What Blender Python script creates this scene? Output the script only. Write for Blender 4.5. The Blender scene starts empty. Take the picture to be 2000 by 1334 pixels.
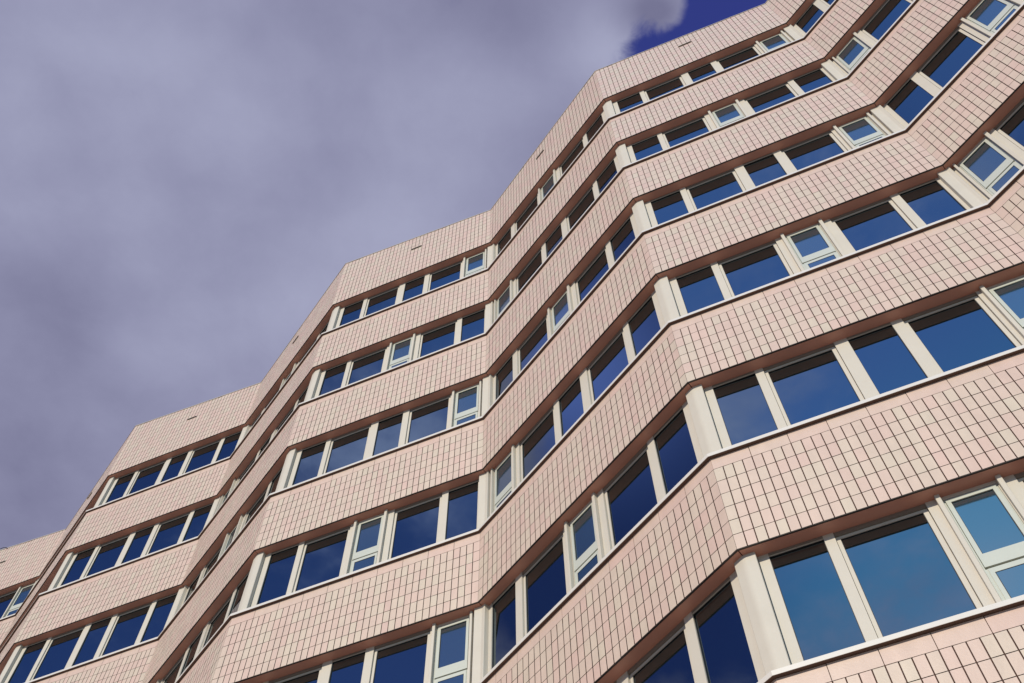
import bpy, math, random
from mathutils import Vector, Matrix, noise
random.seed(7)
R = math.radians
sc = bpy.context.scene
col = sc.collection
EYE = 1.6

# ---------------------------------------------------------------- camera
pitch, roll = 1.0736660511, 0.0118502586
Rt = Vector((1, 0, 0)); Fw = Vector((0, math.cos(pitch), math.sin(pitch))); Up = Vector((0, -math.sin(pitch), math.cos(pitch)))
cr, sr = math.cos(roll), math.sin(roll)
Rc = Rt * cr - Up * sr
Uc = Rt * sr + Up * cr
cam = bpy.data.cameras.new('camera'); cam_o = bpy.data.objects.new('camera', cam); col.objects.link(cam_o)
cam.sensor_width = 36.0; cam.lens = 2066.608 / 2000 * 36.0
cam.clip_start = 0.1; cam.clip_end = 3000
m = Matrix((Rc, Uc, -Fw)).transposed().to_4x4(); m.translation = Vector((0, 0, EYE))
cam_o.matrix_world = m
sc.camera = cam_o

# ---------------------------------------------------------------- light
SUN_H = Vector((-0.50, -0.866)).normalized(); SUN_EL = R(26)
sun_dir = Vector((SUN_H.x * math.cos(SUN_EL), SUN_H.y * math.cos(SUN_EL), math.sin(SUN_EL)))
sl = bpy.data.lights.new('sun', 'SUN'); sl.energy = 4.0; sl.angle = R(0.53); sl.color = (1.0, 0.90, 0.74)
so = bpy.data.objects.new('sun', sl); col.objects.link(so)
so.rotation_euler = sun_dir.to_track_quat('Z', 'Y').to_euler(); so.location = (0, 0, 60)

w = bpy.data.worlds.new('World'); sc.world = w; w.use_nodes = True
nt = w.node_tree; N = nt.nodes; L = nt.links
for n in list(N): N.remove(n)
def node(t, **k):
    n = N.new(t)
    for a, b in k.items(): setattr(n, a, b)
    return n
def mth(op, a, b=None, c=None, clamp=False):
    n = node('ShaderNodeMath', operation=op, use_clamp=clamp)
    for i, v in enumerate((a, b, c)):
        if v is None: continue
        if isinstance(v, (int, float)): n.inputs[i].default_value = v
        else: L.new(v, n.inputs[i])
    return n.outputs[0]
def smooth(x, lo, hi):
    n = node('ShaderNodeMapRange', interpolation_type='SMOOTHSTEP')
    L.new(x, n.inputs['Value']); n.inputs['From Min'].default_value = lo; n.inputs['From Max'].default_value = hi
    return n.outputs[0]
out = node('ShaderNodeOutputWorld'); bg = node('ShaderNodeBackground')
bg.inputs['Strength'].default_value = 0.1
L.new(bg.outputs[0], out.inputs[0])
sky = node('ShaderNodeTexSky', sky_type='NISHITA')
sky.sun_disc = False; sky.sun_elevation = SUN_EL; sky.sun_rotation = math.atan2(SUN_H.x, SUN_H.y)
sky.ozone_density = 6.0; sky.air_density = 1.0; sky.dust_density = 0.3; sky.altitude = 200
tint = node('ShaderNodeMix', data_type='RGBA', blend_type='MULTIPLY'); tint.inputs[0].default_value = 1.0
L.new(sky.outputs[0], tint.inputs[6])
tc = node('ShaderNodeTexCoord'); sep = node('ShaderNodeSeparateXYZ'); L.new(tc.outputs['Generated'], sep.inputs[0])
zc = mth('MAXIMUM', sep.outputs[2], 0.06)
px = mth('DIVIDE', sep.outputs[0], zc); py = mth('DIVIDE', sep.outputs[1], zc)      # a flat cloud layer overhead
cmb = node('ShaderNodeCombineXYZ'); L.new(px, cmb.inputs[0]); L.new(py, cmb.inputs[1])
def cloud_noise(scale, detail, rough, off, dist=0.0):
    mp = node('ShaderNodeMapping'); mp.inputs['Location'].default_value = off
    L.new(cmb.outputs[0], mp.inputs[0])
    n = node('ShaderNodeTexNoise'); n.inputs['Scale'].default_value = scale; n.inputs['Detail'].default_value = detail
    n.inputs['Roughness'].default_value = rough; n.inputs['Distortion'].default_value = dist
    L.new(mp.outputs[0], n.inputs['Vector']); return n.outputs['Fac']
def blob(cx, cy, rx, ry, ang=0.0):
    dx = mth('SUBTRACT', px, cx); dy = mth('SUBTRACT', py, cy)
    c, s = math.cos(ang), math.sin(ang)
    u = mth('DIVIDE', mth('ADD', mth('MULTIPLY', dx, c), mth('MULTIPLY', dy, s)), rx)
    v = mth('DIVIDE', mth('SUBTRACT', mth('MULTIPLY', dy, c), mth('MULTIPLY', dx, s)), ry)
    d = mth('ADD', mth('MULTIPLY', u, u), mth('MULTIPLY', v, v))
    return mth('POWER', 2.718, mth('MULTIPLY', d, -1.0))
tm = node('ShaderNodeMix', data_type='RGBA'); L.new(mth('MULTIPLY', smooth(py, 0.05, -0.38), mth('MULTIPLY_ADD', smooth(px, -0.72, -0.22), 0.84, 0.16)), tm.inputs[0])
tm.inputs[6].default_value = (0.40, 0.46, 1.0, 1); teal = node('ShaderNodeMix', data_type='RGBA'); L.new(smooth(py, -0.62, -0.98), teal.inputs[0])
teal.inputs[6].default_value = (2.1, 2.45, 3.1, 1); teal.inputs[7].default_value = (1.65, 3.3, 3.0, 1)
L.new(teal.outputs[2], tm.inputs[7])
tg = node('ShaderNodeMix', data_type='RGBA'); L.new(smooth(px, -0.1, 0.12), tg.inputs[0])
tg.inputs[7].default_value = (0.95, 0.62, 1.35, 1)
tgy = node('ShaderNodeMix', data_type='RGBA'); L.new(smooth(py, 0.0, 0.15), tgy.inputs[0])
th = node('ShaderNodeMix', data_type='RGBA'); L.new(blob(-0.58, 0.09, 0.13, 0.12), th.inputs[0])
th.inputs[7].default_value = (5.0, 3.6, 4.4, 1); L.new(tm.outputs[2], th.inputs[6]); tm = th
L.new(tm.outputs[2], tg.inputs[6]); L.new(tm.outputs[2], tgy.inputs[6]); L.new(tg.outputs[2], tgy.inputs[7])
L.new(tgy.outputs[2], tint.inputs[7])
n_big = cloud_noise(3.2, 6, 0.55, (3.1, 1.7, 0), 0.3)
n_det = cloud_noise(11.0, 8, 0.58, (0.4, 5.2, 0), 0.2)
n_sof = cloud_noise(3.6, 2.5, 0.5, (7.3, 2.2, 0))
n_fin = cloud_noise(30.0, 6, 0.6, (2.4, 9.2, 0), 0.4)
cov = mth('ADD', mth('MULTIPLY', mth('SUBTRACT', n_big, 0.5), 1.0), mth('MULTIPLY', mth('SUBTRACT', n_det, 0.5), 0.55))
# the grey cloud bank stands over the building; the sky opens behind the viewer and to the right
bank = smooth(mth('ADD', py, mth('MULTIPLY', px, -0.15)), 0.0, 0.34)
cov = mth('ADD', cov, mth('MULTIPLY', bank, 1.25))
gapu = mth('ADD', mth('ADD', px, mth('MULTIPLY', mth('MINIMUM', mth('SUBTRACT', py, 0.2), 0.035), 0.9)), mth('MULTIPLY', mth('SUBTRACT', n_fin, 0.5), 0.065))
gapu = mth('ADD', gapu, mth('MULTIPLY', mth('SUBTRACT', n_det, 0.5), 0.06))
cov = mth('SUBTRACT', cov, mth('MULTIPLY', smooth(gapu, 0.098, 0.195), 1.55))
cov = mth('ADD', cov, mth('MULTIPLY', mth('SUBTRACT', n_fin, 0.5), 0.30))
cov = mth('SUBTRACT', cov, mth('MULTIPLY', blob(-0.88, 0.13, 0.19, 0.22), 1.9))
cov = mth('SUBTRACT', cov, mth('MULTIPLY', blob(-0.60, 0.07, 0.12, 0.11), 0.8))
cov = mth('ADD', cov, mth('MULTIPLY', blob(-0.60, -0.37, 0.12, 0.09), 0.45))
cov = mth('ADD', cov, mth('MULTIPLY', blob(-0.28, -1.02, 0.20, 0.12), 0.34))
cov = mth('ADD', cov, mth('MULTIPLY', blob(-0.26, -0.62, 0.09, 0.10), 0.30))
cov = mth('ADD', cov, mth('MULTIPLY', blob(0.150, 0.196, 0.022, 0.020), 1.05))
cloud_fac = smooth(cov, -0.02, 0.62)
ramp = node('ShaderNodeValToRGB')
lum = mth('ADD', mth('MULTIPLY', n_sof, 0.62), mth('MULTIPLY', n_det, 0.16))
lum = mth('ADD', lum, mth('MULTIPLY_ADD', n_fin, 0.06, 0.092))
for bx, by, rx, ry, am in ((-0.42, 0.33, 0.16, 0.13, 0.09), (-0.36, 0.53, 0.09, 0.10, 0.07), (-0.08, 0.34, 0.10, 0.06, 0.05), (0.085, 0.235, 0.05, 0.04, 0.16), (-0.02, 0.28, 0.09, 0.05, 0.06),
                           (-0.18, 0.36, 0.06, 0.08, -0.04), (-0.25, 0.20, 0.14, 0.03, -0.04), (-0.58, 0.80, 0.20, 0.22, -0.09), (0.133, 0.20, 0.028, 0.022, -0.28)):
    lum = mth('ADD', lum, mth('MULTIPLY', blob(bx, by, rx, ry), am))
L.new(lum, ramp.inputs[0])
cr_ = ramp.color_ramp
cr_.elements[0].position = 0.28; cr_.elements[0].color = (1.8, 1.8, 2.95, 1)
cr_.elements[1].position = 0.74; cr_.elements[1].color = (4.1, 4.25, 5.85, 1)
e = cr_.elements.new(0.5); e.color = (2.82, 2.87, 4.28, 1)
mix = node('ShaderNodeMix', data_type='RGBA'); L.new(cloud_fac, mix.inputs[0]); L.new(tint.outputs[2], mix.inputs[6])
# clouds nearer the sun, behind the viewer, are thinner and brighter
cb = node('ShaderNodeMix', data_type='RGBA', blend_type='MULTIPLY'); L.new(smooth(py, 0.08, -0.2), cb.inputs[0])
L.new(ramp.outputs[0], cb.inputs[6]); cb.inputs[7].default_value = (1.9, 2.2, 2.4, 1); L.new(cb.outputs[2], mix.inputs[7])
# the unseen low sky is dimmed to weaken the fill on the front
low = mth('MULTIPLY_ADD', smooth(sep.outputs[2], 0.05, 0.62), 0.62, 0.38)
vm = node('ShaderNodeVectorMath', operation='SCALE'); L.new(mix.outputs[2], vm.inputs[0]); L.new(low, vm.inputs['Scale'])
L.new(vm.outputs[0], bg.inputs['Color'])

sc.view_settings.view_transform = 'Standard'; sc.view_settings.look = 'None'
sc.view_settings.exposure = 0.0; sc.view_settings.gamma = 1.0
sc.cycles.max_bounces = 8

# ---------------------------------------------------------------- materials
def mat(name, base, rough=0.5, spec=0.5, noise_amt=0.0, noise_scale=8.0, bump=0.0, bump_scale=60, metallic=0.0, ior=None, attr=None, attr_cols=None, streak=0.0):
    M = bpy.data.materials.new(name); M.use_nodes = True
    t = M.node_tree; b = t.nodes['Principled BSDF']
    if name == 'window_glass': b.inputs['Specular Tint'].default_value = (0.72, 0.88, 1.0, 1)
    b.inputs['Roughness'].default_value = rough; b.inputs['Metallic'].default_value = metallic
    b.inputs['Specular IOR Level'].default_value = spec
    if ior: b.inputs['IOR'].default_value = ior
    b.inputs['Base Color'].default_value = (*base, 1)
    cur = None
    tcn = t.nodes.new('ShaderNodeTexCoord')
    if attr:
        a = t.nodes.new('ShaderNodeAttribute'); a.attribute_name = attr
        rp = t.nodes.new('ShaderNodeValToRGB'); t.links.new(a.outputs['Fac'], rp.inputs[0])
        rp.color_ramp.elements[0].color = (*attr_cols[0], 1); rp.color_ramp.elements[1].color = (*attr_cols[-1], 1)
        for i, c in enumerate(attr_cols[1:-1]):
            el = rp.color_ramp.elements.new((i + 1) / (len(attr_cols) - 1)); el.color = (*c, 1)
        cur = rp.outputs[0]
    if noise_amt:
        nz = t.nodes.new('ShaderNodeTexNoise'); nz.inputs['Scale'].default_value = noise_scale; nz.inputs['Detail'].default_value = 6
        nz.inputs['Roughness'].default_value = 0.65
        t.links.new(tcn.outputs['Object'], nz.inputs['Vector'])
        mr = t.nodes.new('ShaderNodeMapRange'); mr.inputs['From Min'].default_value = 0.25; mr.inputs['From Max'].default_value = 0.75
        mr.inputs['To Min'].default_value = 1 - noise_amt; mr.inputs['To Max'].default_value = 1 + noise_amt
        t.links.new(nz.outputs['Fac'], mr.inputs['Value'])
        fac = mr.outputs[0]
        if streak:
            mp = t.nodes.new('ShaderNodeMapping'); mp.inputs['Scale'].default_value = (9, 9, 0.5)
            t.links.new(tcn.outputs['Object'], mp.inputs[0])
            n2 = t.nodes.new('ShaderNodeTexNoise'); n2.inputs['Scale'].default_value = 1.0; n2.inputs['Detail'].default_value = 4
            t.links.new(mp.outputs[0], n2.inputs['Vector'])
            m2 = t.nodes.new('ShaderNodeMapRange'); m2.inputs['From Min'].default_value = 0.3; m2.inputs['From Max'].default_value = 0.7
            m2.inputs['To Min'].default_value = 1 - streak; m2.inputs['To Max'].default_value = 1 + streak * 0.4
            t.links.new(n2.outputs['Fac'], m2.inputs['Value'])
            mm = t.nodes.new('ShaderNodeMath'); mm.operation = 'MULTIPLY'; t.links.new(fac, mm.inputs[0]); t.links.new(m2.outputs[0], mm.inputs[1]); fac = mm.outputs[0]
        mx = t.nodes.new('ShaderNodeVectorMath'); mx.operation = 'SCALE'
        if cur is None: mx.inputs[0].default_value = base
        else: t.links.new(cur, mx.inputs[0])
        t.links.new(fac, mx.inputs['Scale']); cur = mx.outputs[0]
    if cur is not None: t.links.new(cur, b.inputs['Base Color'])
    if bump:
        nz = t.nodes.new('ShaderNodeTexNoise'); nz.inputs['Scale'].default_value = bump_scale; nz.inputs['Detail'].default_value = 4
        t.links.new(tcn.outputs['Object'], nz.inputs['Vector'])
        bp = t.nodes.new('ShaderNodeBump'); bp.inputs['Strength'].default_value = bump; bp.inputs['Distance'].default_value = 0.01
        t.links.new(nz.outputs['Fac'], bp.inputs['Height']); t.links.new(bp.outputs[0], b.inputs['Normal'])
    return M

TILE = mat('tile', (0.5, 0.4, 0.37), 0.42, 0.35, 0.05, 5.0, 0.12, 45, attr='tint', streak=0.05,
           attr_cols=[(0.550, 0.396, 0.332), (0.545, 0.422, 0.345), (0.530, 0.448, 0.352)])
JOINT = mat('joint_backing', (0.065, 0.032, 0.024), 0.8, 0.2)
HEAD_SHADE = mat('head_shade', (0.20, 0.165, 0.135), 0.5, 0.3)  # window heads, with the soffit's shade put into the colour
SOFF = mat('soffit_panel', (0.50, 0.235, 0.165), 0.38, 0.4, 0.10, 1.3)
UNDER = mat('sill_under_shade', (0.13, 0.08, 0.06), 0.7, 0.2)  # dark tone painted in for the shade below the sill
CREAM = mat('cream_paint', (0.51, 0.47, 0.40), 0.55, 0.25, 0.03, 3.0)
SASH = mat('sash_paint', (0.465, 0.48, 0.415), 0.3, 0.45, 0.03, 3.0)
SILL = mat('sill_paint', (0.60, 0.565, 0.51), 0.3, 0.5, 0.04, 4.0)
GASK = mat('black_gasket', (0.012, 0.012, 0.014), 0.5, 0.3)
GLASS = mat('window_glass', (0.004, 0.007, 0.007), 0.015, 1.0, ior=2.0)
GLASS2 = mat('casement_glass', (0.022, 0.042, 0.055), 0.09, 1.0, ior=2.1)
COPE = mat('coping_metal', (0.34, 0.31, 0.27), 0.5, 0.5, 0.08, 4.0)
DARK = mat('dark_metal', (0.035, 0.025, 0.02), 0.5, 0.4)
ROOF = mat('roof_felt', (0.10, 0.10, 0.10), 0.9, 0.2, 0.2, 2.0)
PLIN = mat('plinth_panel', (0.42, 0.33, 0.30), 0.5, 0.3, 0.06, 2.0)
GRND = mat('paving', (0.33, 0.28, 0.235), 0.85, 0.2, 0.18, 0.8, 0.3, 6)

# ---------------------------------------------------------------- plan of the folded front
aA, aB = -0.3934367839816758, -0.9204934544624859
LA, LB = 4.62993439261589, 4.7288986950541565
dA = Vector((math.cos(aA), math.sin(aA))); dB = Vector((math.cos(aB), math.sin(aB)))
nA = Vector((dA.y, -dA.x)); nB = Vector((dB.y, -dB.x))
MIT = (nA + nB) / (1 + nA.dot(nB))
V = {1: Vector((2.3099983704617224, 7.161037315492606))}
V[0] = V[1] + dA * LA; V[-1] = V[0] + dB * LB; V[-2] = V[-1] + dA * LA
V[2] = V[1] - dB * LB
for k in range(3, 10): V[k] = V[k - 1] - (dA if k % 2 else dB) * (LA if k % 2 else LB)
KMIN, KMAX = -2, 8                 # odd k = outer (convex) fold, even k = inner fold
ZB = 25.60994809468399 + EYE       # underside of the parapet band
H = 3.4; HB = 1.683                # storey, top of the sill above the band's underside
ZR = {1: 2.665, 0: 2.265}          # parapet height at outer and inner folds
ROWS = 7
def z_of(row): return ZB - (row - 1) * H     # row 1 = parapet band

class Face:
    def __init__(s, k):            # face from V[k] (left) to V[k-1] (right)
        s.k = k; s.kind = 'A' if k % 2 else 'B'
        s.o = V[k]; s.d, s.n, s.L = (dA, nA, LA) if s.kind == 'A' else (dB, nB, LB)
        s.sg = 1 if s.kind == 'A' else -1
    def p(s, a, off, z):
        q = s.o + s.d * a + s.n * off; return Vector((q.x, q.y, z))
    def end(s, off, right):        # where planes at this offset meet at the fold
        t = MIT.dot(s.d) * off
        return (s.L if right else 0) + t
FACES = [Face(k) for k in range(KMAX, KMIN, -1)]

class MB:
    def __init__(s): s.v = []; s.f = []; s.m = []; s.t = []
    def face(s, pts, mi=0, tint=0.5):
        i = len(s.v); s.v += [tuple(p) for p in pts]; s.f.append(list(range(i, i + len(pts)))); s.m.append(mi); s.t.append(tint)
    def hexa(s, c, mi=0, tint=0.5, skip=(), side=None):   # c: 8 corners, bottom 4 (front-left, front-right, back-right, back-left) then top 4
        i = len(s.v); s.v += [tuple(p) for p in c]
        q = {'bot': (0, 3, 2, 1), 'top': (4, 5, 6, 7), 'front': (0, 1, 5, 4), 'right': (1, 2, 6, 5), 'back': (2, 3, 7, 6), 'left': (3, 0, 4, 7)}
        for kk, ff in q.items():
            if kk in skip: continue
            s.f.append([i + a for a in ff]); s.m.append(mi if side is None or kk == 'front' else side); s.t.append(tint)
    def box(s, F, s0, s1, o0, o1, z0, z1, mi=0, tint=0.5, skip=()):   # o0 = front, o1 = back
        s.hexa([F.p(s0, o0, z0), F.p(s1, o0, z0), F.p(s1, o1, z0), F.p(s0, o1, z0),
                F.p(s0, o0, z1), F.p(s1, o0, z1), F.p(s1, o1, z1), F.p(s0, o1, z1)], mi, tint, skip)
    def build(s, name, mats, parent=None, tint=False, bevel=0):
        me = bpy.data.meshes.new(name)
        c = sum((Vector(v) for v in s.v), Vector()) / len(s.v) if parent is None else Vector()
        me.from_pydata(s.v, [], s.f); me.update()
        for mm in (mats if isinstance(mats, (list, tuple)) else [mats]): me.materials.append(mm)
        me.polygons.foreach_set('material_index', s.m)
        if tint:
            at = me.attributes.new('tint', 'FLOAT', 'FACE'); at.data.foreach_set('value', s.t)
        ob = bpy.data.objects.new(name, me); col.objects.link(ob)
        if parent is not None: ob.parent = parent
        if bevel:
            b = ob.modifiers.new('bevel', 'BEVEL'); b.width = bevel; b.segments = 2; b.limit_method = 'ANGLE'; b.angle_limit = R(50)
        return ob

# profile swept along the whole folded line; prof = closed list of (off, dz)
def sweep(mb, prof, zfun, mi=0, kmin=KMIN, kmax=KMAX):
    ks = list(range(kmax, kmin - 1, -1)); rings = []
    for k in ks:
        mm = MIT
        if k == kmax: mm = (nA if kmax % 2 else nB)
        if k == kmin: mm = (nB if kmin % 2 else nA)
        if k == kmax: mm = FACES[0].n
        if k == kmin: mm = FACES[-1].n
        rings.append([Vector((V[k].x + mm.x * o, V[k].y + mm.y * o, zfun(k) + dz)) for o, dz in prof])
    n = len(prof)
    for i in range(len(ks) - 1):
        for j in range(n):
            a, b = rings[i][j], rings[i][(j + 1) % n]; c, d = rings[i + 1][(j + 1) % n], rings[i + 1][j]
            mb.face([a, d, c, b], mi)
    mb.face(rings[0], mi); mb.face(list(reversed(rings[-1])), mi)

def proj(P):
    P = Vector(P) - Vector((0, 0, EYE)); d = P.dot(Fw)
    if d <= 0: return (-9999, -9999)
    return (1000 + 2066.6 * P.dot(Rc) / d, 667 - 2066.6 * P.dot(Uc) / d)
def in_view(P, mg=60):
    x, y = proj(P); return -mg < x < 2000 + mg and -mg < y < 1334 + mg

# ---------------------------------------------------------------- the building
B = bpy.data.objects.new('office_building', None); col.objects.link(B); B.location = (0, 0, 0)
B['label'] = 'pink tiled office block with a zigzag front, white sills and ribbons of blue reflecting windows'
B['category'] = 'building'

TP = LA / 40; TPB = LB / 40; TH = 0.2375
def tile_columns(mb, F, z0, top_fn, strip):
    """tiles of one face; strip: plain panels 0.2 m high above the sixth course"""
    tp = F.L / 40; g = 0.0064; gz = 0.0046
    for c in range(40):
        a0, a1 = c * tp + g, (c + 1) * tp - g
        if c == 0: a0 = 0.002
        if c == 39: a1 = F.L - 0.002
        r = 0
        while True:
            zb = z0 + r * TH + (0.011 if r == 0 else gz); zt0 = z0 + (r + 1) * TH - gz; zt1 = zt0
            last = False
            if strip:
                if r == 6: break
            else:
                t0, t1 = top_fn(a0), top_fn(a1)
                if min(t0, t1) <= zb + 0.01: break
                if min(t0, t1) < zt0: last = True
                zt0, zt1 = min(zt0, t0), min(zt1, t1)
            j = [random.uniform(-0.0011, 0.0011) for _ in range(4)]
            mb.hexa([F.p(a0, j[0], zb), F.p(a1, j[1], zb), F.p(a1, -0.012, zb), F.p(a0, -0.012, zb),
                     F.p(a0, j[2], zt0), F.p(a1, j[3], zt1), F.p(a1, -0.012, zt1), F.p(a0, -0.012, zt0)], 0,
                    min(1, max(0, random.betavariate(1.5, 1.5))), skip=('back',), side=1)
            r += 1
            if last: break

for row in range(1, ROWS + 2):
    z0 = z_of(row)
    mb = MB(); par = (row == 1)
    for F in FACES:
        if par:
            kl, kr = ZR[F.k % 2], ZR[(F.k - 1) % 2]
            tile_columns(mb, F, z0, lambda a, F=F, kl=kl, kr=kr: z0 + kl + (kr - kl) * a / F.L, False)
        else:
            tile_columns(mb, F, z0, None, True)
    band = mb.build('parapet' if par else 'tiled_band', [TILE, JOINT], B, tint=True)
    # dark rail behind the open joints
    mb = MB()
    if par:
        ks = list(range(KMAX, KMIN - 1, -1))
        for F in FACES:
            kl, kr = ZR[F.k % 2] - 0.004, ZR[(F.k - 1) % 2] - 0.004
            l0, r0 = F.end(-0.0125, False), F.end(-0.0125, True); l1, r1 = F.end(-0.30, False), F.end(-0.30, True)
            mb.hexa([F.p(l0, -0.0125, z0 + 0.03), F.p(r0, -0.0125, z0 + 0.03), F.p(r1, -0.30, z0 + 0.03), F.p(l1, -0.30, z0 + 0.03),
                     F.p(l0, -0.0125, z0 + kl), F.p(r0, -0.0125, z0 + kr), F.p(r1, -0.30, z0 + kr), F.p(l1, -0.30, z0 + kl)], 0, skip=('left', 'right'))
    else:
        sweep(mb, [(-0.0125, 0.03), (-0.0125, 1.632), (-0.16, 1.632), (-0.16, 0.03)][::-1], lambda k: z0)
    mb.build('backing', JOINT, band)
    mb = MB(); sweep(mb, [(-0.003, 0.003), (-0.003, 0.0085), (-0.024, 0.0085), (-0.024, 0.003)][::-1], lambda k: z0)
    mb.build('edge_trim', DARK, band)
    # soffit: one panel per face, mitred with a dark joint at the folds
    mb = MB()
    for F in FACES:
        o0, o1 = -0.026, -0.260
        a0, b0, a1, b1 = F.end(o0, 0) + 0.006, F.end(o0, 1) - 0.006, F.end(o1, 0) + 0.006, F.end(o1, 1) - 0.006
        zs = z0 + 0.004
        mb.hexa([F.p(a0, o0, zs), F.p(b0, o0, zs), F.p(b1, o1, zs), F.p(a1, o1, zs),
                 F.p(a0, o0, zs + 0.02), F.p(b0, o0, zs + 0.02), F.p(b1, o1, zs + 0.02), F.p(a1, o1, zs + 0.02)])
    mb.build('soffit', SOFF, band)
    if par:
        mb = MB()
        for F in FACES:
            kl, kr = ZR[F.k % 2], ZR[(F.k - 1) % 2]
            pr = [(0.012, 0.0), (0.012, 0.035), (-0.32, 0.05), (-0.32, 0.0)]
            def ring(right):
                zz = z0 + (kr if right else kl) + 0.001
                return [F.p(F.end(o, right), o, zz + dz) for o, dz in pr]
            A_, B_ = ring(False), ring(True)
            for j in range(4):
                mb.face([A_[j], B_[j], B_[(j + 1) % 4], A_[(j + 1) % 4]][::-1])
            # seams between the coping lengths
            for q in (0.2, 0.4, 0.6, 0.8):
                s_ = q * F.L; zz = z0 + kl + (kr - kl) * q
                mb.box(F, s_ - 0.012, s_ + 0.012, 0.016, -0.1, zz - 0.002, zz + 0.042)
        mb.build('coping', COPE, band)
        for F in FACES:
            mb = MB(); sc_ = 2.37 if F.kind == 'A' else 2.26
            zc_ = z0 + 1.655
            mb.box(F, sc_ - 0.165, sc_ + 0.165, 0.030, -0.004, zc_ + 0.012, zc_ + 0.026, 0)
            mb.box(F, sc_ - 0.150, sc_ + 0.150, 0.004, -0.004, zc_ - 0.020, zc_ + 0.010, 1)
            mb.build('rainwater_outlet', [COPE, DARK], B)
    else:
        # plain panels under the sill
        mb = MB()
        for F in FACES:
            for c in range(10):
                tp = F.L / 10; a0, a1 = c * tp + 0.0035, (c + 1) * tp - 0.0035
                if c == 0: a0 = 0.002
                if c == 9: a1 = F.L - 0.002
                j = [random.uniform(-0.001, 0.001) for _ in range(4)]
                mb.hexa([F.p(a0, j[0], z0 + 1.428), F.p(a1, j[1], z0 + 1.428), F.p(a1, -0.012, z0 + 1.428), F.p(a0, -0.012, z0 + 1.428),
                         F.p(a0, j[2], z0 + 1.628), F.p(a1, j[3], z0 + 1.628), F.p(a1, -0.012, z0 + 1.628), F.p(a0, -0.012, z0 + 1.628)],
                        0, random.uniform(0.0, 0.45), skip=('back',))
        mb.build('top_panel', TILE, band, tint=True)
        mb = MB()
        sweep(mb, [(0.050, 1.629), (0.050, 1.685), (0.042, 1.690), (-0.24, 1.708), (-0.24, 1.636), (0.045, 1.636), (0.045, 1.629)][::-1], lambda k: z0)
        mb.build('sill', SILL, band)
        mb = MB()   # dark strip under the sill, its shade put into the colour
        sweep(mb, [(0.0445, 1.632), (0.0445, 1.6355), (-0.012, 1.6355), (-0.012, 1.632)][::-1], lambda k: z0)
        mb.build('sill_under_shade', UNDER, band)

# ---- windows ----------------------------------------------------------
GA = [(0.279, 0.861), (1.018, 1.872), (2.098, 2.674), (2.862, 3.712), (3.892, 4.474)]
GB = [(0.110, 0.690), (0.888, 1.768), (1.960, 2.538), (2.765, 3.625), (3.808, 4.412)]
ZBOT = -1.715
def ring_boxes(mb, F, x0, x1, z0, z1, ix0, ix1, iz0, iz1, o0, o1, mi=0):
    mb.box(F, x0, ix0, o0, o1, z0, z1, mi); mb.box(F, ix1, x1, o0, o1, z0, z1, mi)
    mb.box(F, ix0, ix1, o0, o1, iz1, z1, mi); mb.box(F, ix0, ix1, o0, o1, z0, iz0, mi)
def pane(mb, F, a, b, z0, z1, off):
    # each pane sits a hair out of true, as real glass does
    t = [random.uniform(-0.0024, 0.0024) for _ in range(4)]
    t = [off + x for x in (t[0], t[1], t[1] + t[2] - t[0], t[2])]
    mb.hexa([F.p(a, t[0], z0), F.p(b, t[1], z0), F.p(b, off - 0.02, z0), F.p(a, off - 0.02, z0),
             F.p(a, t[3], z1), F.p(b, t[2], z1), F.p(b, off - 0.02, z1), F.p(a, off - 0.02, z1)])
def gasket(mb, F, a, b, z0, z1, o, mi):
    ring_boxes(mb, F, a - 0.001, b + 0.001, z0 - 0.001, z1 + 0.001, a + 0.007, b - 0.007, z0 + 0.007, z1 - 0.007, o, o - 0.012, mi)

left = {}                                          # windows out of the picture, merged
def emit(F, kind, P, meshes):
    """meshes: list of (name, MB, mats); first is the frame, the rest its sub-parts"""
    if in_view(P):
        fr = meshes[0][1].build(kind, meshes[0][2], B)
        for nm, mb, mt in meshes[1:]: mb.build(nm, mt, fr)
    else:
        for nm, mb, mt in meshes:
            key = 'glass' if nm == 'pane' else ('sash' if nm == 'sash' else 'frame')
            T = left.setdefault(key, MB()); i = len(T.v)
            T.v += mb.v; T.f += [[i + a for a in f] for f in mb.f]; T.m += mb.m; T.t += mb.t

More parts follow.
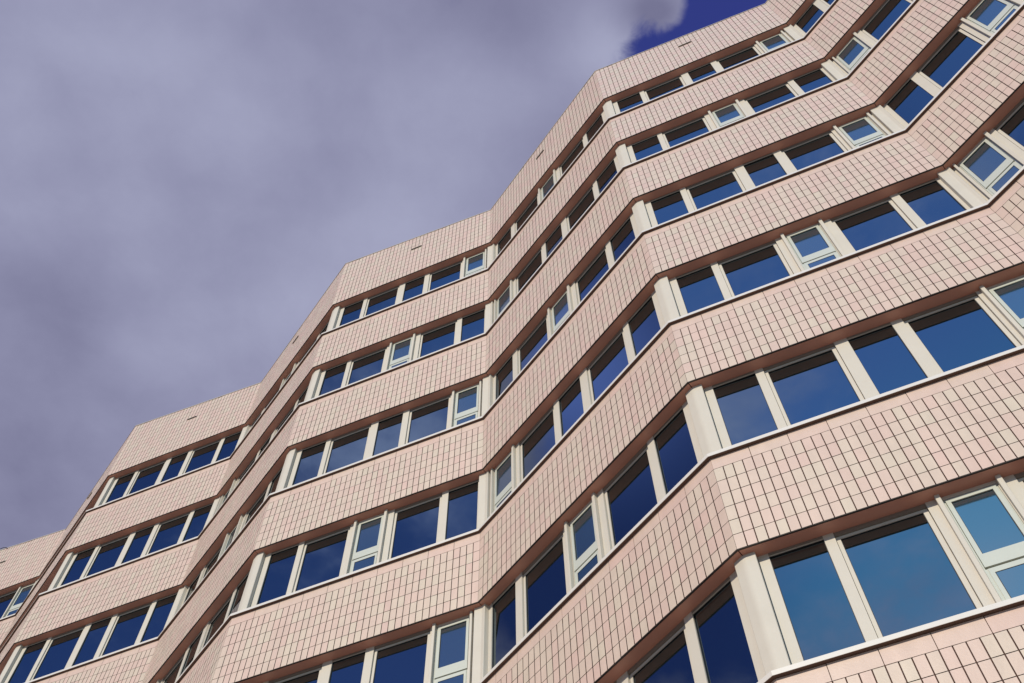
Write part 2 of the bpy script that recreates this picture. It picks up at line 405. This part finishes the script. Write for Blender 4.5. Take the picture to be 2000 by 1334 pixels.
for row in range(1, ROWS + 1):
    z0 = z_of(row)
    for F in FACES:
        G = GA if F.kind == 'A' else GB
        opn = None
        if F.k not in (5, ):
            if F.kind == 'A': opn = 4 if row % 2 else 2
            else: opn = 2 if row % 2 else 0
        lim0 = (0.165 if F.kind == 'A' else 0.035); lim1 = (F.L - 0.105 if F.kind == 'A' else F.L - 0.165)
        for i, (g0, g1) in enumerate(G):
            P = F.p((g0 + g1) / 2, -0.16, z0 - 0.9)
            fr = MB(); pn = MB()
            if i in (1, 3):
                # wide sash set back between slim joints; head piece above it in painted shade
                x0, x1 = g0 - 0.040, g1 + 0.050
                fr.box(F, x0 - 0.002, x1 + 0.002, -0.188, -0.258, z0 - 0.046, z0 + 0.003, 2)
                ring_boxes(fr, F, x0, x1, z0 + ZBOT, z0 - 0.050, g0, g1, z0 + ZBOT + 0.06, z0 - 0.084, -0.210, -0.258)
                gasket(fr, F, g0, g1, z0 + ZBOT + 0.06, z0 - 0.084, -0.221, 1)
                pane(pn, F, g0, g1, z0 + ZBOT + 0.06, z0 - 0.084, -0.230)
                emit(F, 'wide_window', P, [('frame', fr, [CREAM, GASK, HEAD_SHADE]), ('pane', pn, [GLASS])])
                continue
            x0 = lim0 if i == 0 else G[i - 1][1] + 0.056
            x1 = lim1 if i == 4 else G[i + 1][0] - 0.046
            if opn != i:
                zt = z0 - 0.038
                ring_boxes(fr, F, x0, x1, z0 + ZBOT, z0 + 0.003, g0, g1, z0 + ZBOT + 0.05, zt, -0.180, -0.258)
                fr.box(F, g0, g1, -0.177, -0.1799, zt + 0.002, z0 + 0.003, 2)  # thin plate over the head, painted as shade from the soffit
                gasket(fr, F, g0, g1, z0 + ZBOT + 0.05, zt, -0.196, 1)
                pane(pn, F, g0, g1, z0 + ZBOT + 0.05, zt, -0.208)
                emit(F, 'narrow_window', P, [('frame', fr, [CREAM, GASK, HEAD_SHADE]), ('pane', pn, [GLASS])])
            else:
                h0, h1 = g0 + (0.055 if F.kind == 'A' else 0.085), g1 - (0.105 if F.kind == 'A' else 0.065)          # glass of the opening light
                f0, f1 = h0 - 0.062, h1 + 0.060          # its greenish frame
                ring_boxes(fr, F, x0, x1, z0 + ZBOT, z0 + 0.003, f0 - 0.003, f1 + 0.003, z0 + ZBOT + 0.001, z0 - 0.045, -0.180, -0.258)
                sa = MB(); zt, zm = z0 - 0.112, z0 - 0.905
                zl = z0 - 1.075; zp = z0 - 1.160
                # fixed greenish frame with the lower light
                ring_boxes(sa, F, f0, f1, z0 + ZBOT + 0.002, z0 - 0.049, f0 + 0.014, f1 - 0.014, z0 - 1.092, z0 - 0.063, -0.184, -0.258)
                # lower light: rails
                # opening sash proud of it
                ring_boxes(sa, F, f0 + 0.018, f1 - 0.018, zl, z0 - 0.067, h0, h1, zm, zt, -0.170, -0.24)
                gasket(sa, F, h0, h1, zm, zt, -0.182, 1)
                pane(pn, F, h0, h1, zm, zt, -0.188)
                # lower pane in front of the fixed frame's bottom board
                ring_boxes(sa, F, h0 - 0.030, h1 + 0.030, z0 + ZBOT + 0.02, zl - 0.024, h0 + 0.012, h1 - 0.006, z0 + ZBOT + 0.07, zp, -0.174, -0.183)
                gasket(sa, F, h0 + 0.012, h1 - 0.006, z0 + ZBOT + 0.07, zp, -0.1745, 1)
                p2 = MB(); pane(p2, F, h0 + 0.016, h1 - 0.010, z0 + ZBOT + 0.074, zp - 0.004, -0.1775)
                emit(F, 'casement_window', P, [('frame', fr, [CREAM, GASK]), ('sash', sa, [SASH, GASK]), ('pane', pn, [GLASS2]), ('pane', p2, [GLASS2])])
                # projecting cover strips either side of an opening window
                for q0, q1 in ((f0 - 0.062, f0 - 0.012), (f1 + 0.012, f1 + 0.066)):
                    if F.kind == 'A' and i == 4 and q0 > f1: q0, q1 = f1 + 0.012, min(f1 + 0.055, lim1 - 0.01)
                    if F.kind == 'B' and i == 0 and q1 < f0: q0, q1 = f0 - 0.048, f0 - 0.012
                    if q1 - q0 < 0.015: continue
                    mb = MB(); mb.box(F, q0, q1, -0.120, -0.179, z0 + ZBOT + 0.001, z0 + 0.003)
                    ob = None
                    if in_view(P): ob = mb.build('cover_strip', CREAM, B, bevel=0.006)
                    else:
                        T = left.setdefault('frame', MB()); n_ = len(T.v); T.v += mb.v; T.f += [[n_ + a for a in f] for f in mb.f]; T.m += mb.m; T.t += mb.t
    # corner covers
    for k in range(KMIN + 1, KMAX):
        FL = Face(k + 1); FR = Face(k)                 # faces left and right of fold k
        mb = MB(); off = -0.097
        wL, wR = (0.160, 0.160) if k % 2 else (0.105, 0.035)
        pts = []
        cL = FL.L + MIT.dot(FL.d) * off; cR = MIT.dot(FR.d) * off
        pts.append(FL.p(FL.L - wL, -0.25, 0)); pts.append(FL.p(FL.L - wL, off - 0.006, 0)); pts.append(FL.p(FL.L - wL + 0.006, off, 0))
        C = FL.p(cL, off, 0); r_ = 0.040 if k % 2 else 0.012
        a, b = FL.p(cL - r_, off, 0), FR.p(cR + r_, off, 0)
        for t in range(7):
            u = t / 6; pts.append(a * (1 - u) ** 2 + C * 2 * u * (1 - u) + b * u * u)
        pts.append(FR.p(wR - 0.006, off, 0)); pts.append(FR.p(wR, off - 0.006, 0)); pts.append(FR.p(wR, -0.25, 0))
        zb_, zt_ = z0 + ZBOT + 0.001, z0 + 0.003
        n = len(pts)
        lo = [Vector((p.x, p.y, zb_)) for p in pts]; hi = [Vector((p.x, p.y, zt_)) for p in pts]
        for j in range(n - 1): mb.face([lo[j], lo[j + 1], hi[j + 1], hi[j]])
        mb.face(hi); mb.face(lo[::-1]); mb.face([lo[-1], lo[0], hi[0], hi[-1]])
        P = (lo[5] + hi[5]) / 2
        if in_view(P): mb.build('corner_cover', CREAM, B)
        else:
            T = left.setdefault('frame', MB()); i = len(T.v)
            T.v += mb.v; T.f += [[i + a for a in f] for f in mb.f]; T.m += mb.m; T.t += mb.t
MATS = {'glass': ('outlying_glass', [GLASS]), 'sash': ('outlying_sashes', [SASH, GASK]), 'frame': ('outlying_frames', [CREAM, GASK, HEAD_SHADE])}
for key, mb in left.items():
    ob = mb.build(MATS[key][0], MATS[key][1], B); ob['kind'] = 'stuff'

# inner wall behind the windows, end walls, roof and ground storey
mb = MB()
depth = 11.0
back = [V[KMIN] - (nA + nB).normalized() * depth, V[KMAX] - (nA + nB).normalized() * depth]
front = [V[k] - MIT * 0.262 for k in range(KMAX, KMIN - 1, -1)]
poly = front + back
zlo, zhi = 0.0, ZB + 1.6
n = len(poly)
for i in range(n):
    a, b = poly[i], poly[(i + 1) % n]
    mb.face([(a.x, a.y, zlo), (b.x, b.y, zlo), (b.x, b.y, zhi), (a.x, a.y, zhi)], 0 if i < len(front) - 1 else 1)
mb.build('inner_wall', [JOINT, PLIN], B)
mb = MB()
mb.face([(p.x, p.y, zhi) for p in poly]); mb.build('roof', ROOF, B)
mb = MB()
zg = z_of(ROWS + 1)
sweep(mb, [(-0.10, 0.0), (-0.10, zg - 0.002), (-0.23, zg - 0.002), (-0.23, 0.0)][::-1], lambda k: 0.0)
mb.build('plinth_wall', PLIN, B)
# cable end lying over the coping at the far left
F7 = Face(7); cp = []
zr_ = ZB + ZR[1]
for s_, dz, o in ((1.2, 0.06, -0.1), (1.6, 0.16, -0.05), (1.95, 0.13, 0.0), (2.15, 0.04, 0.02), (2.25, -0.04, 0.02)):
    cp.append(F7.p(s_, o, zr_ - 0.4 * s_ / LA + dz))
mb = MB(); rings = []
for q in cp: rings.append([q + Vector((nA.x * math.cos(t) * 0.013, nA.y * math.cos(t) * 0.013, math.sin(t) * 0.013)) for t in [i * math.pi / 3 for i in range(6)]])
for a_, b_ in zip(rings, rings[1:]):
    for j in range(6): mb.face([a_[j], b_[j], b_[(j + 1) % 6], a_[(j + 1) % 6]])
mb.build('roof_cable', DARK, B)

# ---------------------------------------------------------------- ground
mb = MB(); S = 700
mb.face([(-S, -S, 0), (S, -S, 0), (S, S, 0), (-S, S, 0)])
g = mb.build('ground', GRND); g['kind'] = 'structure'
